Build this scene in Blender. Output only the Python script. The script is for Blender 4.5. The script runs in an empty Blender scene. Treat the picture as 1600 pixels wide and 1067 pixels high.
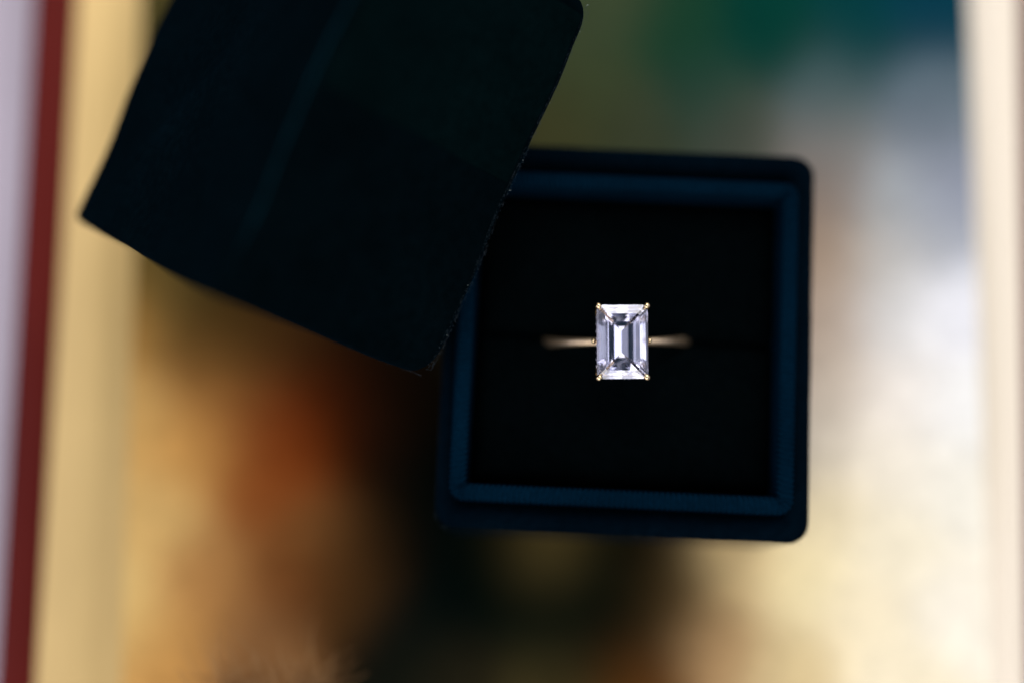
import bpy, bmesh, math, random
from mathutils import Vector, Matrix

random.seed(7)
MM = 0.001
sc = bpy.context.scene
C = sc.collection

# ------------------------------------------------------------------ camera
THETA = math.radians(8.0)          # camera leans this far from straight down
DIST = 167.0                       # mm, lens to the plane of focus
FPX = 50.0 / 36.0 * 1600.0
ZC = 32.4                          # mm, height of the focus point above the picture
FOC = Vector((0, 0, ZC))
R_ = Vector((1, 0, 0))
U_ = Vector((0, math.cos(THETA), math.sin(THETA)))
F_ = Vector((0, math.sin(THETA), -math.cos(THETA)))
EYE = FOC - F_ * DIST

cam_data = bpy.data.cameras.new('camera')
cam = bpy.data.objects.new('camera', cam_data)
C.objects.link(cam)
cam.matrix_world = Matrix.Translation(EYE * MM) @ Matrix((R_, U_, -F_)).transposed().to_4x4()
cam_data.lens = 50
cam_data.sensor_width = 36
cam_data.clip_start = 0.005
cam_data.clip_end = 20
cam_data.dof.use_dof = True
cam_data.dof.focus_distance = DIST * MM
cam_data.dof.aperture_fstop = 2.45
sc.camera = cam

# ------------------------------------------------------------------ light
world = bpy.data.worlds.new('World')
sc.world = world
world.use_nodes = True
bg = world.node_tree.nodes['Background']
bg.inputs[0].default_value = (0.35, 0.72, 1.0, 1)
bg.inputs[1].default_value = 0.022


def softbox(name, angle, azim, dist, size, radiance, col):
    """rectangular lamp facing the ring: angle from the vertical, azimuth from +x, size (up-down, sideways) in mm"""
    d = bpy.data.lights.new(name, 'AREA')
    d.shape = 'RECTANGLE'
    d.size, d.size_y = size[1] * MM, size[0] * MM
    d.energy = radiance * math.pi * size[0] * size[1] * MM * MM
    d.color = col
    o = bpy.data.objects.new(name, d)
    C.objects.link(o)
    a, z = math.radians(angle), math.radians(azim)
    v = Vector((math.sin(a) * math.cos(z), math.sin(a) * math.sin(z), math.cos(a)))
    o.location = (v * dist + Vector((8, 0, 30))) * MM
    o.rotation_euler = (-v).to_track_quat('-Z', 'Y').to_euler()
    return o


COOL, WARM = (0.82, 0.83, 1.0), (1.0, 0.97, 0.92)  # lamps below are added round the ring, leaving a dark gap overhead
softbox('added_lamp_right', 56, 0, 600, (600, 760), 0.46, COOL)
softbox('added_lamp_left', 56, 180, 600, (600, 760), 0.50, COOL)
softbox('diffuser_near', 54, 262, 600, (560, 760), 2.3, (1.0, 0.965, 0.94))
softbox('key_far', 46, 76, 600, (560, 620), 3.1, WARM)  # unseen soft key lamp, set strong to brighten the picture
softbox('added_strip_right', 36.5, 0, 520, (110, 420), 1.5, COOL)  # added strip lamp for bright bands in the stone, no window known
softbox('added_strip_left', 66, 180, 480, (170, 480), 2.1, COOL)  # lamp strip put in low on the left for the stone's bands

sc.view_settings.view_transform = 'Standard'
sc.view_settings.look = 'None'
sc.view_settings.exposure = 0.14
sc.view_settings.gamma = 1.0
sc.view_settings.use_curve_mapping = False
sc.render.engine = 'CYCLES'
sc.cycles.use_denoising = True
sc.cycles.max_bounces = 24
sc.cycles.transmission_bounces = 20
sc.cycles.glossy_bounces = 12
sc.cycles.diffuse_bounces = 4
sc.cycles.caustics_reflective = True
sc.cycles.caustics_refractive = True
sc.cycles.blur_glossy = 0.0
sc.cycles.sample_clamp_indirect = 6.0


# ------------------------------------------------------------------ helpers
def at(px, py, z):
    """world point (mm) at height z that the photograph shows at pixel px, py"""
    d = F_ + R_ * ((px - 800) / FPX) + U_ * (-(py - 533.5) / FPX)
    t = (z - EYE.z) / d.z
    return EYE + d * t


def at_depth(px, py, depth):
    d = F_ + R_ * ((px - 800) / FPX) + U_ * (-(py - 533.5) / FPX)
    return EYE + d * depth


def lin(r, g, b):
    f = lambda c: (c / 255) / 12.92 if c / 255 <= 0.04045 else ((c / 255 + 0.055) / 1.055) ** 2.4
    return (f(r), f(g), f(b))


def mesh_obj(name, verts, faces, mat, parent=None, smooth=False):
    me = bpy.data.meshes.new(name)
    me.from_pydata([Vector(v) * MM for v in verts], [], faces)
    me.validate()
    bm = bmesh.new()
    bm.from_mesh(me)
    bmesh.ops.recalc_face_normals(bm, faces=bm.faces)
    bm.to_mesh(me)
    bm.free()
    if smooth:
        for p in me.polygons:
            p.use_smooth = True
    me.materials.append(mat)
    o = bpy.data.objects.new(name, me)
    C.objects.link(o)
    if parent:
        o.parent = parent
    return o


def bm_obj(name, bm, mat, parent=None, smooth=False):
    me = bpy.data.meshes.new(name)
    for v in bm.verts:
        v.co *= MM
    bm.to_mesh(me)
    bm.free()
    if smooth:
        for p in me.polygons:
            p.use_smooth = True
    me.materials.append(mat)
    o = bpy.data.objects.new(name, me)
    C.objects.link(o)
    if parent:
        o.parent = parent
    return o


def thing(name, label, cat, loc, rot=None):
    o = bpy.data.objects.new(name, None)
    o.empty_display_size = 0.005
    C.objects.link(o)
    o.location = Vector(loc) * MM
    if rot is not None:
        o.rotation_euler = rot
    o['label'] = label
    o['category'] = cat
    return o


def rrect(w, l, r, seg=6, side=1):
    """rounded rectangle outline, w x l, centred, counter-clockwise; side = points per straight run"""
    r = max(0.01, min(r, w / 2 - .01, l / 2 - .01))
    pts = []
    cs = [(w/2-r, l/2-r, 0), (-w/2+r, l/2-r, 90), (-w/2+r, -l/2+r, 180), (w/2-r, -l/2+r, 270)]
    for k, (cx, cy, a0) in enumerate(cs):
        for i in range(seg + 1):
            a = math.radians(a0 + 90 * i / seg)
            pts.append((cx + r * math.cos(a), cy + r * math.sin(a)))
        nx, ny, na = cs[(k + 1) % 4]
        a = math.radians(na)
        p1 = (nx + r * math.cos(a), ny + r * math.sin(a))
        p0 = pts[-1]
        for i in range(1, side):
            t = i / side
            pts.append((p0[0] + (p1[0] - p0[0]) * t, p0[1] + (p1[1] - p0[1]) * t))
    return pts


def loft(w, l, r, prof, seg=6, side=1, cap0=True, cap1=True, wob=0.0):
    """prof: (inset, z) rings of a rounded rectangle w x l joined one to the next"""
    verts, faces = [], []
    n = None
    for (ins, z, *rr) in prof:
        ring = rrect(w - 2 * ins, l - 2 * ins, max((rr[0] if rr else r) - ins, 0.35), seg, side)
        n = len(ring)
        for (x, y) in ring:
            verts.append((x + random.uniform(-wob, wob), y + random.uniform(-wob, wob), z + random.uniform(-wob, wob)))
    m = len(prof)
    for k in range(m - 1):
        for i in range(n):
            j = (i + 1) % n
            faces.append((k*n+i, k*n+j, (k+1)*n+j, (k+1)*n+i))
    if cap0:
        faces.append(tuple(range(n))[::-1])
    if cap1:
        faces.append(tuple((m-1)*n + i for i in range(n)))
    return verts, faces


def arc(cx, cz, rad, a0, a1, n=5):
    return [(cx + rad * math.cos(math.radians(a0 + (a1-a0)*i/n)), cz + rad * math.sin(math.radians(a0 + (a1-a0)*i/n))) for i in range(n + 1)]


def tube(pts, rads, seg=10):
    v, f = [], []
    pts = [Vector(p) for p in pts]
    for i, p in enumerate(pts):
        d = (pts[min(i + 1, len(pts) - 1)] - pts[max(i - 1, 0)]).normalized()
        s = d.cross(Vector((0.3, 0.9, 0.2))).normalized()
        t = d.cross(s)
        for k in range(seg):
            a = 2 * math.pi * k / seg
            v.append(p + s * rads[i] * math.cos(a) + t * rads[i] * math.sin(a))
    m = len(pts)
    for i in range(m - 1):
        for k in range(seg):
            k2 = (k + 1) % seg
            f.append((i*seg+k, i*seg+k2, (i+1)*seg+k2, (i+1)*seg+k))
    f.append(tuple(range(seg))[::-1])
    f.append(tuple((m-1)*seg + k for k in range(seg)))
    return v, f



# ------------------------------------------------------------------ materials
def new_mat(name):
    m = bpy.data.materials.new(name)
    m.use_nodes = True
    nt = m.node_tree
    return m, nt, nt.nodes['Principled BSDF']


def velvet(name, col, sheen, tint, noise_scale=900):
    m, nt, p = new_mat(name)
    tc = nt.nodes.new('ShaderNodeTexCoord')
    nz = nt.nodes.new('ShaderNodeTexNoise')
    nz.inputs['Scale'].default_value = noise_scale
    nz.inputs['Detail'].default_value = 4
    nt.links.new(tc.outputs['Object'], nz.inputs['Vector'])
    big = nt.nodes.new('ShaderNodeTexNoise')
    big.inputs['Scale'].default_value = 90
    big.inputs['Detail'].default_value = 3
    nt.links.new(tc.outputs['Object'], big.inputs['Vector'])
    mul = nt.nodes.new('ShaderNodeMath')
    mul.operation = 'MULTIPLY'
    nt.links.new(nz.outputs['Fac'], mul.inputs[0])
    nt.links.new(big.outputs['Fac'], mul.inputs[1])
    mr = nt.nodes.new('ShaderNodeMapRange')
    mr.inputs['From Min'].default_value = 0.12
    mr.inputs['From Max'].default_value = 0.4
    mr.inputs['To Min'].default_value = 0.75
    mr.inputs['To Max'].default_value = 1.25
    nt.links.new(mul.outputs[0], mr.inputs['Value'])
    mx = nt.nodes.new('ShaderNodeVectorMath')
    mx.operation = 'SCALE'
    mx.inputs[0].default_value = col
    nt.links.new(mr.outputs[0], mx.inputs['Scale'])
    nt.links.new(mx.outputs[0], p.inputs['Base Color'])
    sh = nt.nodes.new('ShaderNodeMath')
    sh.operation = 'MULTIPLY'
    sh.inputs[1].default_value = sheen
    nt.links.new(mr.outputs[0], sh.inputs[0])
    nt.links.new(sh.outputs[0], p.inputs['Sheen Weight'])
    p.inputs['Sheen Tint'].default_value = (*tint, 1)
    p.inputs['Sheen Roughness'].default_value = 0.35
    p.inputs['Roughness'].default_value = 1.0
    p.inputs['Specular IOR Level'].default_value = 0.0
    bp = nt.nodes.new('ShaderNodeBump')
    bp.inputs['Strength'].default_value = 0.5
    bp.inputs['Distance'].default_value = 0.0002
    nt.links.new(nz.outputs['Fac'], bp.inputs['Height'])
    nt.links.new(bp.outputs[0], p.inputs['Normal'])
    return m


M_VELVET = velvet('navy_velvet', (0.0006, 0.0024, 0.0034), 0.012, (0.1, 0.5, 1.0))
M_BVEL = velvet('base_navy_velvet', (0.0006, 0.0032, 0.0064), 0.014, (0.1, 0.5, 1.0))
M_NAP = velvet('navy_velvet_reversed_nap', (0.0007, 0.0036, 0.0042), 0.015, (0.1, 0.7, 0.9))
M_RIDGE_LIT = velvet('ridge_highlight_velvet', (0.0015, 0.0150, 0.0230), 0.03, (0.1, 0.6, 1.0))  # paler velvet for the highlight painted on the lid ridge
M_CUSH = velvet('black_cushion_velvet', (0.0006, 0.0014, 0.0018), 0.003, (0.2, 0.5, 1.0))
M_LIP = velvet('navy_ribbon', (0.0006, 0.0082, 0.0190), 0.010, (0.1, 0.5, 1.0), 2500)

M_FUZZ, nt, p = new_mat('velvet_fibre')
p.inputs['Base Color'].default_value = (0.006, 0.019, 0.033, 1)
p.inputs['Roughness'].default_value = 0.7
M_LINT, nt, p = new_mat('pale_lint')
p.inputs['Base Color'].default_value = (0.35, 0.42, 0.42, 1)
p.inputs['Roughness'].default_value = 0.8

M_GOLD, nt, p = new_mat('yellow_gold')
p.inputs['Base Color'].default_value = (0.95, 0.72, 0.48, 1)
p.inputs['Metallic'].default_value = 1.0
tc = nt.nodes.new('ShaderNodeTexCoord')
nz = nt.nodes.new('ShaderNodeTexNoise')
nz.inputs['Scale'].default_value = 700
nt.links.new(tc.outputs['Object'], nz.inputs['Vector'])
mr = nt.nodes.new('ShaderNodeMapRange')
mr.inputs['To Min'].default_value = 0.30
mr.inputs['To Max'].default_value = 0.46
nt.links.new(nz.outputs['Fac'], mr.inputs['Value'])
nt.links.new(mr.outputs[0], p.inputs['Roughness'])

M_POLISH, nt, p = new_mat('polished_gold')
p.inputs['Base Color'].default_value = (0.92, 0.72, 0.42, 1)
p.inputs['Metallic'].default_value = 1.0
p.inputs['Roughness'].default_value = 0.16

M_GEM = bpy.data.materials.new('clear_gemstone')
M_GEM.use_nodes = True
nt = M_GEM.node_tree
nt.nodes.remove(nt.nodes['Principled BSDF'])
gl = nt.nodes.new('ShaderNodeBsdfGlass')
gl.inputs['Color'].default_value = (0.955, 0.955, 1.0, 1)
gl.inputs['Roughness'].default_value = 0.0
gl.inputs['IOR'].default_value = 2.42
nt.links.new(gl.outputs[0], nt.nodes['Material Output'].inputs['Surface'])


def paint(name, col, rough, var=0.25, scale=120, stretch=(1, 1, 1), spec=0.4):
    m, nt, p = new_mat(name)
    tc = nt.nodes.new('ShaderNodeTexCoord')
    mp = nt.nodes.new('ShaderNodeMapping')
    mp.inputs['Scale'].default_value = stretch
    nt.links.new(tc.outputs['Object'], mp.inputs['Vector'])
    nz = nt.nodes.new('ShaderNodeTexNoise')
    nz.inputs['Scale'].default_value = scale
    nz.inputs['Detail'].default_value = 5
    nt.links.new(mp.outputs[0], nz.inputs['Vector'])
    mr = nt.nodes.new('ShaderNodeMapRange')
    mr.inputs['From Min'].default_value = 0.3
    mr.inputs['From Max'].default_value = 0.7
    mr.inputs['To Min'].default_value = 1 - var
    mr.inputs['To Max'].default_value = 1 + var
    nt.links.new(nz.outputs['Fac'], mr.inputs['Value'])
    vm = nt.nodes.new('ShaderNodeVectorMath')
    vm.operation = 'SCALE'
    vm.inputs[0].default_value = col
    nt.links.new(mr.outputs[0], vm.inputs['Scale'])
    nt.links.new(vm.outputs[0], p.inputs['Base Color'])
    p.inputs['Roughness'].default_value = rough
    p.inputs['Specular IOR Level'].default_value = spec
    return m


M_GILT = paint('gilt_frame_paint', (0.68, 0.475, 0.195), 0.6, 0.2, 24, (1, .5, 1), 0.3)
M_GILT_GLOSS = paint('gilt_paint_with_gloss', (0.88, 0.78, 0.64), 0.5, 0.06, 30, (1, .25, 1), 0.5)  # gilt of the right rail, wash of gloss painted in as cream
M_RED = paint('red_frame_paint', (0.085, 0.007, 0.005), 0.6, 0.4, 30, (1, .3, 1), 0.1)
M_TABLE = paint('lavender_table', (0.44, 0.39, 0.46), 0.6, 0.1, 20)
M_BACK = paint('backing_board', (0.20, 0.14, 0.08), 0.8, 0.2, 60)

# ------------------------------------------------------------------ setting: table under the framed picture
zt = -9.0
mesh_obj('table', [(-900, -900, zt), (900, -900, zt), (900, 900, zt), (-900, 900, zt)], [(0, 1, 2, 3)], M_TABLE)['kind'] = 'structure'

# ------------------------------------------------------------------ framed picture the box stands on
# colour patches of the painting, with lid and box shade and gloss painted in: photograph pixel, sRGB colour
PATCH = [
 (260, 30, 62, 56, 28), (950, 20, 55, 66, 44), (930, 150, 55, 66, 42), (880, 200, 62, 62, 36), (820, 60, 55, 62, 40),
 (1050, 50, 18, 55, 38), (1200, 60, 0, 50, 42), (1350, 60, 0, 50, 52), (1450, 30, 2, 47, 62),
 (1100, 150, 30, 62, 50), (1300, 150, 62, 82, 84), (1450, 150, 82, 97, 107),
 (1000, 205, 58, 64, 46), (1150, 210, 72, 76, 66), (1300, 230, 112, 112, 110), (1450, 220, 100, 108, 118),
 (1290, 300, 122, 108, 98), (1400, 300, 150, 155, 158), (1480, 300, 128, 134, 150),
 (1290, 400, 152, 132, 114), (1400, 400, 176, 174, 170), (1480, 370, 145, 150, 160),
 (1290, 500, 168, 150, 134), (1400, 500, 202, 201, 200), (1500, 480, 218, 219, 226),
 (1290, 600, 186, 172, 156), (1400, 620, 216, 209, 201), (1500, 640, 239, 239, 238),
 (1280, 700, 192, 182, 166), (1400, 720, 230, 222, 206), (1500, 760, 243, 239, 226),
 (1280, 800, 206, 192, 158), (1400, 850, 238, 228, 202), (1150, 870, 212, 184, 130), (1250, 900, 218, 203, 158),
 (1350, 950, 226, 213, 182), (1500, 950, 246, 239, 222), (1120, 1000, 162, 130, 90), (1250, 1040, 192, 172, 128),
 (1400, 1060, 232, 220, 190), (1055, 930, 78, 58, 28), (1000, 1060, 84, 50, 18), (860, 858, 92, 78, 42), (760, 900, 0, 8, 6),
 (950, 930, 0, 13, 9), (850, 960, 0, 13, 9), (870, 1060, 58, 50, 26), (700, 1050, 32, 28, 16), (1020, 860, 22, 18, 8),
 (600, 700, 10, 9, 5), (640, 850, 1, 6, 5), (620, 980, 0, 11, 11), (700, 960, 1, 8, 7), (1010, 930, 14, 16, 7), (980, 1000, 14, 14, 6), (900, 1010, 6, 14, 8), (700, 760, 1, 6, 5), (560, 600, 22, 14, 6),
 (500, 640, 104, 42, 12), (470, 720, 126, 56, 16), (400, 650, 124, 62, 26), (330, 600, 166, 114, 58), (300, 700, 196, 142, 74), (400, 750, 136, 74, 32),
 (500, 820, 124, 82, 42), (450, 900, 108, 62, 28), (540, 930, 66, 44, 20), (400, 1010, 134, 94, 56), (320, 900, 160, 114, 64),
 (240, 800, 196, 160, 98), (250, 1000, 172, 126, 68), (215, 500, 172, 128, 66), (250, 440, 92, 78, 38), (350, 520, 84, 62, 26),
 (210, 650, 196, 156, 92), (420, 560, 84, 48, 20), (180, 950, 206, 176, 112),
 (300, 468, 52, 42, 19), (375, 512, 44, 31, 13), (255, 425, 70, 58, 27), (330, 545, 92, 66, 30), (545, 640, 30, 15, 6), (590, 760, 8, 9, 5), (580, 840, 16, 14, 7), (540, 870, 60, 38, 17), (500, 560, 28, 18, 8), (600, 625, 10, 8, 4), (430, 520, 54, 38, 17), (760, 855, 2, 8, 5), (945, 868, 3, 10, 6), (860, 915, 3, 10, 6), (640, 1040, 10, 14, 9), (560, 680, 34, 18, 7),  # dark tones beside lid and box hold their shade as colour
 (800, 500, 40, 40, 28), (1000, 600, 60, 55, 40), (450, 250, 55, 45, 25),
]
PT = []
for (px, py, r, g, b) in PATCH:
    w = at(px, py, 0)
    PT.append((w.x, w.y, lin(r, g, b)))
LEVEL = 0.82          # light falling on the picture relative to a white card


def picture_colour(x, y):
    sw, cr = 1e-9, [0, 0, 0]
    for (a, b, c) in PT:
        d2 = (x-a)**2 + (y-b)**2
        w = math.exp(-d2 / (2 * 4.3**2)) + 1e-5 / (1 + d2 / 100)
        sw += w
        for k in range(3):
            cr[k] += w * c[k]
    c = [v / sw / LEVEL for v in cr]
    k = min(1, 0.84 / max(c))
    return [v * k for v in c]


pl_t, pl_b = at(222, 0, 0), at(190, 1067, 0)
pr_t, pr_b = at(1512, 0, 0), at(1548, 1067, 0)
# frame lines carried on past the picture's edges
def line_x(p, q, y):
    return p.x + (q.x - p.x) * (y - p.y) / (q.y - p.y)
YB, YT = -78.0, 92.0
fr = thing('framed_picture', 'painted picture, shade and gloss in its colours, with gilt and red moulding lying flat under the ring box', 'picture', (0, 0, zt))
oz = -zt
NX, NY = 110, 130
verts, faces, cols = [], [], []
for j in range(NY + 1):
    y = YB + (YT - YB) * j / NY
    x0, x1 = line_x(pl_t, pl_b, y) - 1, line_x(pr_t, pr_b, y) + 1
    for i in range(NX + 1):
        x = x0 + (x1 - x0) * i / NX
        verts.append((x, y, oz))
        cols.append(picture_colour(x, y))
for j in range(NY):
    for i in range(NX):
        a = j * (NX + 1) + i
        faces.append((a, a + 1, a + NX + 2, a + NX + 1))
M_PIC, nt, p = new_mat('paint_with_shade')
M_PIC.name = 'varnished_paint_with_shade'
at_n = nt.nodes.new('ShaderNodeAttribute')
at_n.attribute_name = 'paint'
tc = nt.nodes.new('ShaderNodeTexCoord')
wp = nt.nodes.new('ShaderNodeTexNoise')
wp.inputs['Scale'].default_value = 260
wp.inputs['Detail'].default_value = 6
wp.inputs['Distortion'].default_value = 1.6
nt.links.new(tc.outputs['Object'], wp.inputs['Vector'])
mr = nt.nodes.new('ShaderNodeMapRange')
mr.inputs['From Min'].default_value = 0.3
mr.inputs['From Max'].default_value = 0.7
mr.inputs['To Min'].default_value = 0.9
mr.inputs['To Max'].default_value = 1.1
nt.links.new(wp.outputs['Fac'], mr.inputs['Value'])
vm = nt.nodes.new('ShaderNodeVectorMath')
vm.operation = 'SCALE'
nt.links.new(at_n.outputs['Color'], vm.inputs[0])
nt.links.new(mr.outputs[0], vm.inputs['Scale'])
nt.links.new(vm.outputs[0], p.inputs['Base Color'])
p.inputs['Roughness'].default_value = 0.45
p.inputs['Specular IOR Level'].default_value = 0.01
bp = nt.nodes.new('ShaderNodeBump')
bp.inputs['Distance'].default_value = 0.0002
bp.inputs['Strength'].default_value = 0.5
nt.links.new(wp.outputs['Fac'], bp.inputs['Height'])
nt.links.new(bp.outputs[0], p.inputs['Normal'])
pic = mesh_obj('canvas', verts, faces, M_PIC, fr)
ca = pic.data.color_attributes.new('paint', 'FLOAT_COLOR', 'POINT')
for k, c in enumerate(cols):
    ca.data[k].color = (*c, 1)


def moulding(name, l0, l1, o0, o1, prof, mat):
    """long rail between an inner line l0-l1 and an outer line o0-o1 (plan, mm); prof = (0..1 across, height)"""
    v, f = [], []
    ys = [YB - 6 + (YT - YB + 12) * i / 24 for i in range(25)]
    m = len(prof)
    for y in ys:
        a, b = line_x(l0, l1, y), line_x(o0, o1, y)
        for (t, h) in prof:
            v.append((a + (b - a) * t, y, oz + h))
    for i in range(24):
        for k in range(m):
            k2 = (k + 1) % m
            f.append((i*m+k, i*m+k2, (i+1)*m+k2, (i+1)*m+k))
    f.append(tuple(range(m)))
    f.append(tuple(24*m + k for k in range(m))[::-1])
    return mesh_obj(name, v, f, mat, fr)


gl_prof = [(0, -4), (0, .06), (.06, .35), (.2, .95), (.35, 1.6), (.5, 1.8), (.65, 1.7), (.82, 1.3), (1, .8), (1, -4)]
rd_prof = [(0, -4.2), (0, .5), (.15, .9), (.5, 1.3), (.85, .9), (1, .3), (1, -9), (0, -9)]
go_t, go_b = at(121, 0, 1), at(55, 1067, 1)
ro_t, ro_b = at(50, 0, 1), at(-8, 1067, 1)
moulding('gilt_rail', pl_t, pl_b, go_t, go_b, gl_prof, M_GILT)
moulding('red_rail', go_t, go_b, ro_t, ro_b, rd_prof, M_RED)
gr_t, gr_b = at(1594, 0, 1), at(1606, 1067, 1)
rr_t, rr_b = at(1664, 0, 1), at(1680, 1067, 1)
moulding('gilt_rail_gloss', pr_t, pr_b, gr_t, gr_b, gl_prof, M_GILT_GLOSS)
moulding('red_rail', gr_t, gr_b, rr_t, rr_b, rd_prof, M_RED)
# far and near rails, beyond the picture's edges
for (y0, y1, nm, prof, m, pad) in ((YT, YT + 11, 'gilt_rail', gl_prof, M_GILT, 10), (YB, YB - 11, 'gilt_rail', gl_prof, M_GILT, 10),
                                   (YT + 11, YT + 18, 'red_rail', rd_prof, M_RED, 17), (YB - 11, YB - 18, 'red_rail', rd_prof, M_RED, 17)):
    xa, xb = line_x(pl_t, pl_b, y0) - pad, line_x(pr_t, pr_b, y0) + pad - 2
    v = [(x, y0 + (y1 - y0) * t, oz + h + .02) for x in (xa, xb) for (t, h) in prof]
    n = len(prof)
    f = [(k, (k+1) % n, n + (k+1) % n, n + k) for k in range(n)] + [tuple(range(n)), tuple(range(n, 2*n))[::-1]]
    mesh_obj(nm, v, f, m, fr)
xa, xb = line_x(pl_t, pl_b, YB), line_x(pr_t, pr_b, YB)
bbv, bbf = loft(xb - xa + 6, YT - YB + 4, 1, [(0, .3), (0, oz - .4)])
bo = mesh_obj('backing_board', [(x + (xa + xb) / 2, y + (YT + YB) / 2, z) for (x, y, z) in bbv], bbf, M_BACK, fr)

# ------------------------------------------------------------------ ring box base
ZL = 24.5        # ledge height
ZLIP = 27.0      # lip height
tr, br_, bl = at(1270, 240, ZL), at(1251, 846, ZL), at(682, 828, ZL)
BW = (br_ - bl).length + 1.5
BL = (tr - br_).length
ang = math.atan2(br_.y - bl.y, br_.x - bl.x)
ang2 = math.atan2(tr.y - br_.y, tr.x - br_.x) - math.pi / 2
ang = (ang + ang2) / 2
ctr = (tr + bl) / 2
print('BASE', BW, BL, math.degrees(ang), ctr)
base = thing('ring_box', 'square navy velvet ring box base, open, with ribbed ribbon lip round a black cushion', 'ring box',
             (ctr.x, ctr.y, 0), (0, 0, ang))
v, f = loft(BW, BL, 2.6, [(0.9, 0.05), (0.25, 0.5), (0.05, 1.4), (0, 6), (0, 18)] + [(1.1 - q, zz) for (q, zz) in arc(0, ZL - 1.1, 1.1, 0, 90)] + [(3.4, ZL), (3.4, 3), (6, 2.2)], seg=8, side=14, wob=0.035)
wall = mesh_obj('outer_wall', v, f, M_BVEL, base, True)
# lip with ribbed ribbon: real ribs round the perimeter
LW, LL = BW - 4.2, BL - 7.6
lprof = [(0.0, ZL - 1.2)] + [(0.7 - q, zz) for (q, zz) in arc(0, ZLIP - 0.7, 0.7, 0, 90)] + [(1.6 + q, zz) for (q, zz) in arc(0, ZLIP - 0.4, 0.4, 90, 0)] + [(2.0, 15.5)]
def ribbed(w, l, r, prof, pitch):
    verts, faces = [], []
    n = None
    side = int(l / pitch) * 2
    for (ins, z) in prof:
        ring = rrect(w - 2*ins, l - 2*ins, max(r - ins, .35), 8, side)
        n = len(ring)
        for i, (x, y) in enumerate(ring):
            k = 0.10 if i % 2 else -0.10
            d = Vector((x, y)).normalized()
            if abs(x) / w > abs(y) / l:
                d = Vector((math.copysign(1, x), 0))
            else:
                d = Vector((0, math.copysign(1, y)))
            sgn = 1 if ins < 1.2 else -1
            verts.append((x + d.x*k*sgn, y + d.y*k*sgn, z + (k if 0.3 < ins < 2.0 else 0)))
    m = len(prof)
    for a in range(m - 1):
        for i in range(n):
            j = (i + 1) % n
            faces.append((a*n+i, a*n+j, (a+1)*n+j, (a+1)*n+i))
    return verts, faces
v, f = ribbed(LW, LL, 1.8, lprof, 0.72)
v = [(x - .35, y - .4, z) for (x, y, z) in v]
mesh_obj('ribbon_lip', v, f, M_LIP, base)
# two cushion halves with the ring slot between them
CW, CL = LW - 4.1, LL - 4.1
slot_y = at(962, 536, 20).y - ctr.y
ZCU = 23.0
for (ya, yb) in ((-CL / 2, slot_y - .02), (slot_y + .02, CL / 2)):
    h = yb - ya
    prof = [(0, 14)] + [(2.2 - q * 1.0, zz) for (q, zz) in arc(0, ZCU - 2.2, 2.2, 0, 80, 7)] + [(5, ZCU + .25), (8, ZCU + .35)]
    v, f = loft(CW, h, 1.2, prof, seg=5, side=8, wob=0.03)
    mesh_obj('cushion', [(x, y + (ya + yb) / 2, z) for (x, y, z) in v], f, M_CUSH, base, True)
v, f = loft(CW - 2, CL - 2, 1, [(0, 2.6), (0, 14.2)])
mesh_obj('cushion_core', v, f, M_CUSH, base)

# ------------------------------------------------------------------ lid leaning on the base
eL = (R_ * 0.401 + U_ * 0.916).normalized()
nI = (R_ * 0.916 - U_ * 0.401).normalized()
ALPHA = math.radians(39.5)
aD = nI * math.cos(ALPHA) + F_ * math.sin(ALPHA)
bD = -nI * math.sin(ALPHA) + F_ * math.cos(ALPHA)
LA, LB, LLEN = 30.0, 43.5, 48.5
R0 = at_depth(673, 596, DIST)
K0 = R0 - aD * LA                      # ridge corner
# local frame: x along ridge, y down the top panel, z outwards from the top panel
lx, ly, lz = eL, bD, -aD
if lx.cross(ly).dot(lz) < 0:
    print('lid frame left-handed')
mid = K0 + eL * (LLEN / 2) + bD * (LB / 2)
Mt = Matrix((lx, ly, lz)).transposed()
pts = [K0 + eL * i * LLEN + bD * j * LB + aD * k * LA for i in (0, 1) for j in (0, 1) for k in (0, 1)]
print('LID lowest', min(q.z for q in pts), 'hand', lx.cross(ly).dot(lz))
lid = thing('ring_box_cover', 'loose navy velvet ring box lid tipped on its edge against the open base', 'box lid', (0, 0, 0))
if lx.cross(ly).dot(lz) < 0:
    ly2, flip = -ly, -1
else:
    ly2, flip = ly, 1
Ml = Matrix((lx, ly2, lz)).transposed().to_4x4()
Ml.translation = mid * MM
lid.matrix_world = Ml
TH = 2.1
sy = sy0 = -flip * LB / 2
prof = [(12, 0.0), (4, 0.0)] + [(0.9 - q, zz) for (q, zz) in arc(0, -0.9, 0.9, 90, 0)] + [(0.05, -6), (0.08, -15), (0.05, -24)] \
     + [(1.3 - q, zz) for (q, zz) in arc(0, -LA + 1.3, 1.3, 0, -90)] + [(TH - .5 + q, zz) for (q, zz) in arc(0, -LA + .5, .5, -90, 0)] \
     + [(TH, -16), (TH, -3.2), (5, -2.4)]
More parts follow.
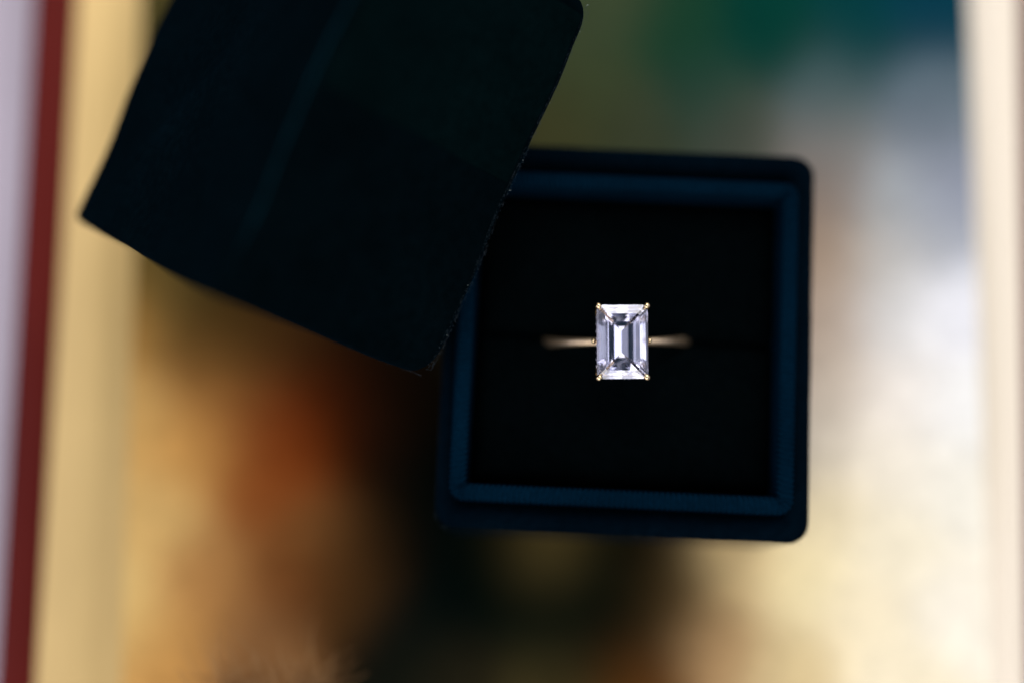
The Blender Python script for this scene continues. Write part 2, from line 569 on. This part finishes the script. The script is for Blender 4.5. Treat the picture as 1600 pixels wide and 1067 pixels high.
# paler strip along the ridge, its edge highlight painted in
N_ = 40
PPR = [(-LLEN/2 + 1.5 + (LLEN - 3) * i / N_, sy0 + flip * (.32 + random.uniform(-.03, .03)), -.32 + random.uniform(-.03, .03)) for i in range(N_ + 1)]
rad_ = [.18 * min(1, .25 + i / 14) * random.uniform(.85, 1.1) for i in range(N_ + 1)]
prof = [(i_, z_, 1.3 + 2.4 * min(1, max(0, -z_ / LA))) for (i_, z_) in prof]
v, f = loft(LLEN, LB, 2.2, prof, seg=8, side=18, wob=0.03)
def uneven(q):
    x, y, z = q
    return (x + .16 * math.sin(y * .21 + 1) + .10 * math.sin(z * .5 + y * .13), y + .22 * math.sin(x * .17 + .6) + .10 * math.sin(x * .55 + z * .3), z + .20 * math.sin(x * .23 + 2) + .12 * math.sin(y * .4 + x * .1))
v = [uneven(q) for q in v]
pp = [uneven(q) for q in PPR]
shell = mesh_obj('shell', v, f, M_VELVET, lid, True)
# overlapping join of the velvet half-way along the side that faces up
vv, ff = [], []
J = 10
K = 16
for i in range(J + 1):
    x = 0.5 + (LLEN / 2 - 2.4 - 0.5) * i / J
    for k in range(K + 1):
        z = -1.2 - (LA - 2.4) * k / K
        edge = 0.02 if (i == 0 or k in (0, K) or i == J) else 0.30
        vv.append(uneven((x + (random.uniform(-.08, .08) if i == 0 else 0), sy - flip * edge, z)))
for i in range(J):
    for k in range(K):
        a = i * (K + 1) + k
        ff.append((a, a + 1, a + K + 2, a + K + 1))
mesh_obj('velvet_overlap', vv, ff, M_NAP, lid, True)


def fuzz(name, n, fn, parent, mat, lmin, lmax, wid):
    v, f = [], []
    for _ in range(n):
        p, d = fn()
        d = (d + Vector((random.gauss(0, .6), random.gauss(0, .6), random.gauss(0, .6)))).normalized()
        L = random.uniform(lmin, lmax)
        s = d.cross(Vector((random.random(), random.random(), random.random() + .1))).normalized() * wid
        t = d.cross(s).normalized() * wid
        bend = Vector((random.gauss(0, .15), random.gauss(0, .15), random.gauss(0, .15))) * L
        q = p + d * L * .55
        e = p + d * L + bend
        k = len(v)
        v += [p + s, p - s * .5 + t, p - s * .5 - t, q + s * .8, q - s * .4 + t * .8, q - s * .4 - t * .8, e]
        f += [(k, k+1, k+4, k+3), (k+1, k+2, k+5, k+4), (k+2, k, k+3, k+5), (k+3, k+4, k+6), (k+4, k+5, k+6), (k+5, k+3, k+6)]
    o = mesh_obj(name, v, f, mat, parent)
    o['kind'] = 'stuff'
    return o


def lid_rim_flat():
    r = random.random()
    if r < .62:      # mouth rim of the side that faces up
        x = random.uniform(-LLEN/2 + 1, LLEN/2 - 1)
        a = random.uniform(-60, 90)
        return Vector((x, sy + flip * (1 - math.cos(math.radians(a - 0)) * 1.0), -LA + 1 - math.sin(math.radians(max(a, 0))) * 1.0)), Vector((0, -flip * .5, -.8))
    if r < .9:       # edges of the near end wall
        return Vector((-LLEN/2 + .1, sy + flip * random.uniform(1, LB), random.choice((-LA + .5, random.uniform(-LA, 0))))), Vector((-1, 0, 0))
    return Vector((random.uniform(-LLEN/2, LLEN/2), sy + flip * .4, -.4)), Vector((0, -flip, .6))


def lid_rim():
    q, d = lid_rim_flat()
    return Vector(uneven(q)), d


fuzz('velvet_pile', 1500, lid_rim, shell, M_FUZZ, .12, .38, .012)
fuzz('lint', 22, lid_rim, shell, M_LINT, .12, .4, .02)


def base_rim():
    s = random.choice((0, 1, 2, 3))
    t = random.uniform(-.48, .48)
    if s == 0:
        return Vector((BW/2 - .15, t * BL, ZL - random.uniform(.2, 3))), Vector((1, 0, .4))
    if s == 1:
        return Vector((-BW/2 + .15, t * BL, ZL - random.uniform(.2, 3))), Vector((-1, 0, .4))
    if s == 2:
        return Vector((t * BW, -BL/2 + .15, ZL - random.uniform(.2, 3))), Vector((0, -1, .4))
    return Vector((t * BW, BL/2 - .15, ZL - random.uniform(.2, 3))), Vector((0, 1, .4))


fuzz('velvet_pile', 2400, base_rim, wall, M_FUZZ, .12, .36, .012)

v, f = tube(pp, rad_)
mesh_obj('ridge_highlight', v, f, M_RIDGE_LIT, lid, True)

# ------------------------------------------------------------------ ring
girdle = at_depth(972.5, 534, DIST + 0.4)
ring = thing('engagement_ring', 'gold ring with one large clear rectangular step-cut stone, standing in the cushion slot', 'ring',
             girdle, (-0.0, 0, 0))
ring.rotation_euler = (THETA, 0, math.radians(0.5))
GW, GL, GC = 3.02, 4.32, 0.30


def octo(ins, z):
    w, l, c = GW - ins, GL - ins, GC * (1 - 0.7 * ins / GW)
    return [(w, l - c, z), (w - c, l, z), (-w + c, l, z), (-w, l - c, z), (-w, -l + c, z), (-w + c, -l, z), (w - c, -l, z), (w, -l + c, z)]


CROWN = [(GW - 2.008, 0.491), (GW - 2.35, 0.372), (GW - 2.798, 0.174), (0.0, 0.05)]
PAV = [(0.0, -0.08)]
for (wv, sl) in ((1.663, 0.903), (1.112, 0.867)):
    i0, z0 = PAV[-1]
    PAV.append((GW - wv, z0 - (GW - wv - i0) * math.tan(sl)))
KEEL = PAV[-1][1] - 1.112 * math.tan(0.72)
rings = [octo(i, z) for (i, z) in CROWN + PAV]
v = [q for r in rings for q in r]
f = [tuple(range(8))]
for k in range(len(rings) - 1):
    for i in range(8):
        j = (i + 1) % 8
        f.append((k*8+i, (k+1)*8+i, (k+1)*8+j, k*8+j))
kt, kb = len(v), len(v) + 1
v += [(0, GL - GW, KEEL), (0, -(GL - GW), KEEL)]
b0 = (len(rings) - 1) * 8
f += [(b0+0, b0+7, kb, kt), (b0+3, kt, kb, b0+4), (b0+1, kt, b0+2), (b0+5, kb, b0+6), (b0+0, kt, b0+1), (b0+2, kt, b0+3), (b0+4, kb, b0+5), (b0+6, kb, b0+7)]
gem = mesh_obj('gemstone', v, f, M_GEM, ring)

# band: swept circle in the x-z plane, knife-edged section
RC = KEEL - 0.35 - 9.9
RO, NS = 9.9, 96
v, f = [], []
sec = [(-.55, -.55), (-.72, -.3), (-.74, .2), (-.60, .50), (-.3, .62), (0, .66), (.3, .62), (.60, .50), (.74, .2), (.72, -.3), (.55, -.55), (0, -.62)]
for i in range(NS):
    a = 2 * math.pi * i / NS
    top = max(0, math.sin(a))
    k = 1.0 - 0.25 * top ** 3
    for (y, r) in sec:
        rr = RO - .7 + r * (1 - .2 * top ** 3)
        v.append((rr * math.cos(a), y * k * .68, RC + rr * math.sin(a)))
n = len(sec)
for i in range(NS):
    for q in range(n):
        j, r2 = (i + 1) % NS, (q + 1) % n
        f.append((i*n+q, j*n+q, j*n+r2, i*n+r2))
mesh_obj('band', v, f, M_GOLD, ring, True)


for sx in (-1, 1):
    for sy_ in (-1, 1):
        cx, cy = sx * (GW - .22), sy_ * (GL - .20)
        j = [random.uniform(-.06, .06) for _ in range(4)]
        pp = [(sx * 1.5, sy_ * .5, KEEL - .3), (sx * 2.7, sy_ * 3.2, -3.2), (sx * 2.95, sy_ * 4.2, -1.8), (cx + sx * .2, cy + sy_ * .2, -.7), (cx + sx * .16, cy + sy_ * .18, 0.05),
              (cx + sx * .02 + j[0], cy + sy_ * .02 + j[1], .38), (cx - sx * .16 + j[0], cy - sy_ * .14 + j[1], .50), (cx - sx * .22 + j[0], cy - sy_ * .2 + j[1], .50)]
        v, f = tube(pp, [.22, .22, .22, .24, .36, .42, .32, .1])
        mesh_obj('prong', v, f, M_POLISH, ring, True)
# gallery rail below the girdle and the hidden row of tiny stones on it
out = rrect((GW - .55) * 2, (GL - .55) * 2, .6, 5, 6)
v, f = [], []
n = len(out)
for (x, y) in out:
    d = Vector((x, y)).normalized()
    for (o_, z) in ((.18, -1.0), (.18, -1.45), (-.2, -1.45), (-.2, -1.0)):
        v.append((x + d.x * o_, y + d.y * o_, z))
for i in range(n):
    j = (i + 1) % n
    for k in range(4):
        k2 = (k + 1) % 4
        f.append((i*4+k, j*4+k, j*4+k2, i*4+k2))
rail = mesh_obj('gallery_rail', v, f, M_GOLD, ring)
halo = rrect((GW - .12) * 2, (GL - .12) * 2, .5, 2, 9)
bm = bmesh.new()
bmesh.ops.create_icosphere(bm, subdivisions=1, radius=.24)
tiny = bm_obj('accent_stone', bm, M_GEM, rail)
first = True
for (x, y) in halo:
    if abs(abs(x) - GW) < .7 and abs(abs(y) - GL) < .7:
        continue
    o = tiny if first else tiny.copy()
    if not first:
        C.objects.link(o)
        o.parent = rail
    first = False
    o.location = Vector((x, y, -.78)) * MM
    o.rotation_euler = (random.random() * 3, random.random() * 3, random.random() * 3)
# small polished beads where the basket meets the band
for sx in (-1, 1):
    v, f = tube([(sx * 3.0, .12, -1.75), (sx * 3.15, .12, -1.5), (sx * 3.3, .12, -1.2), (sx * 3.36, .12, -1.0), (sx * 3.36, .12, -.9)], [.16, .26, .32, .24, .05])
    mesh_obj('bead', v, f, M_POLISH, ring, True)

# ------------------------------------------------------------------ wisp of dried grass at the near edge
M_STRAW = paint('dried_straw', (0.30, 0.165, 0.065), 0.7, 0.35, 300)
gv, gf = [], []
g0 = at(425, 1060, 19)
for i in range(120):
    a = random.gauss(1.35, .9)
    L = random.uniform(4, 11)
    z1 = random.uniform(10, 19)
    p0 = Vector((g0.x + random.uniform(-10, 6), g0.y - 4 + random.gauss(0, 2.0), 0.2))
    p3 = Vector((p0.x + math.cos(a) * L * .8, p0.y + math.sin(a) * L * .8, z1 + random.uniform(-4, 2)))
    p1 = p0 + Vector((0, 0, z1 * .9))
    p2 = (p1 + p3) / 2 + Vector((random.gauss(0, 1), random.gauss(0, 1), 3))
    pts_ = []
    for k in range(11):
        t = k / 10
        pts_.append(p0 * (1-t)**3 + p1 * 3*t*(1-t)**2 + p2 * 3*t*t*(1-t) + p3 * t**3)
    w = random.uniform(.05, .12)
    v, f = tube(pts_, [w * (1 - .7 * k / 10) for k in range(11)], 5)
    o_ = len(gv)
    gv += v
    gf += [tuple(q + o_ for q in ff_) for ff_ in f]
grass = mesh_obj('dried_grass', gv, gf, M_STRAW, None, True)
grass['kind'] = 'stuff'
grass['label'] = 'wisp of pale brown dried grass at the bottom edge, left of the dark patch'
grass['category'] = 'dried grass'
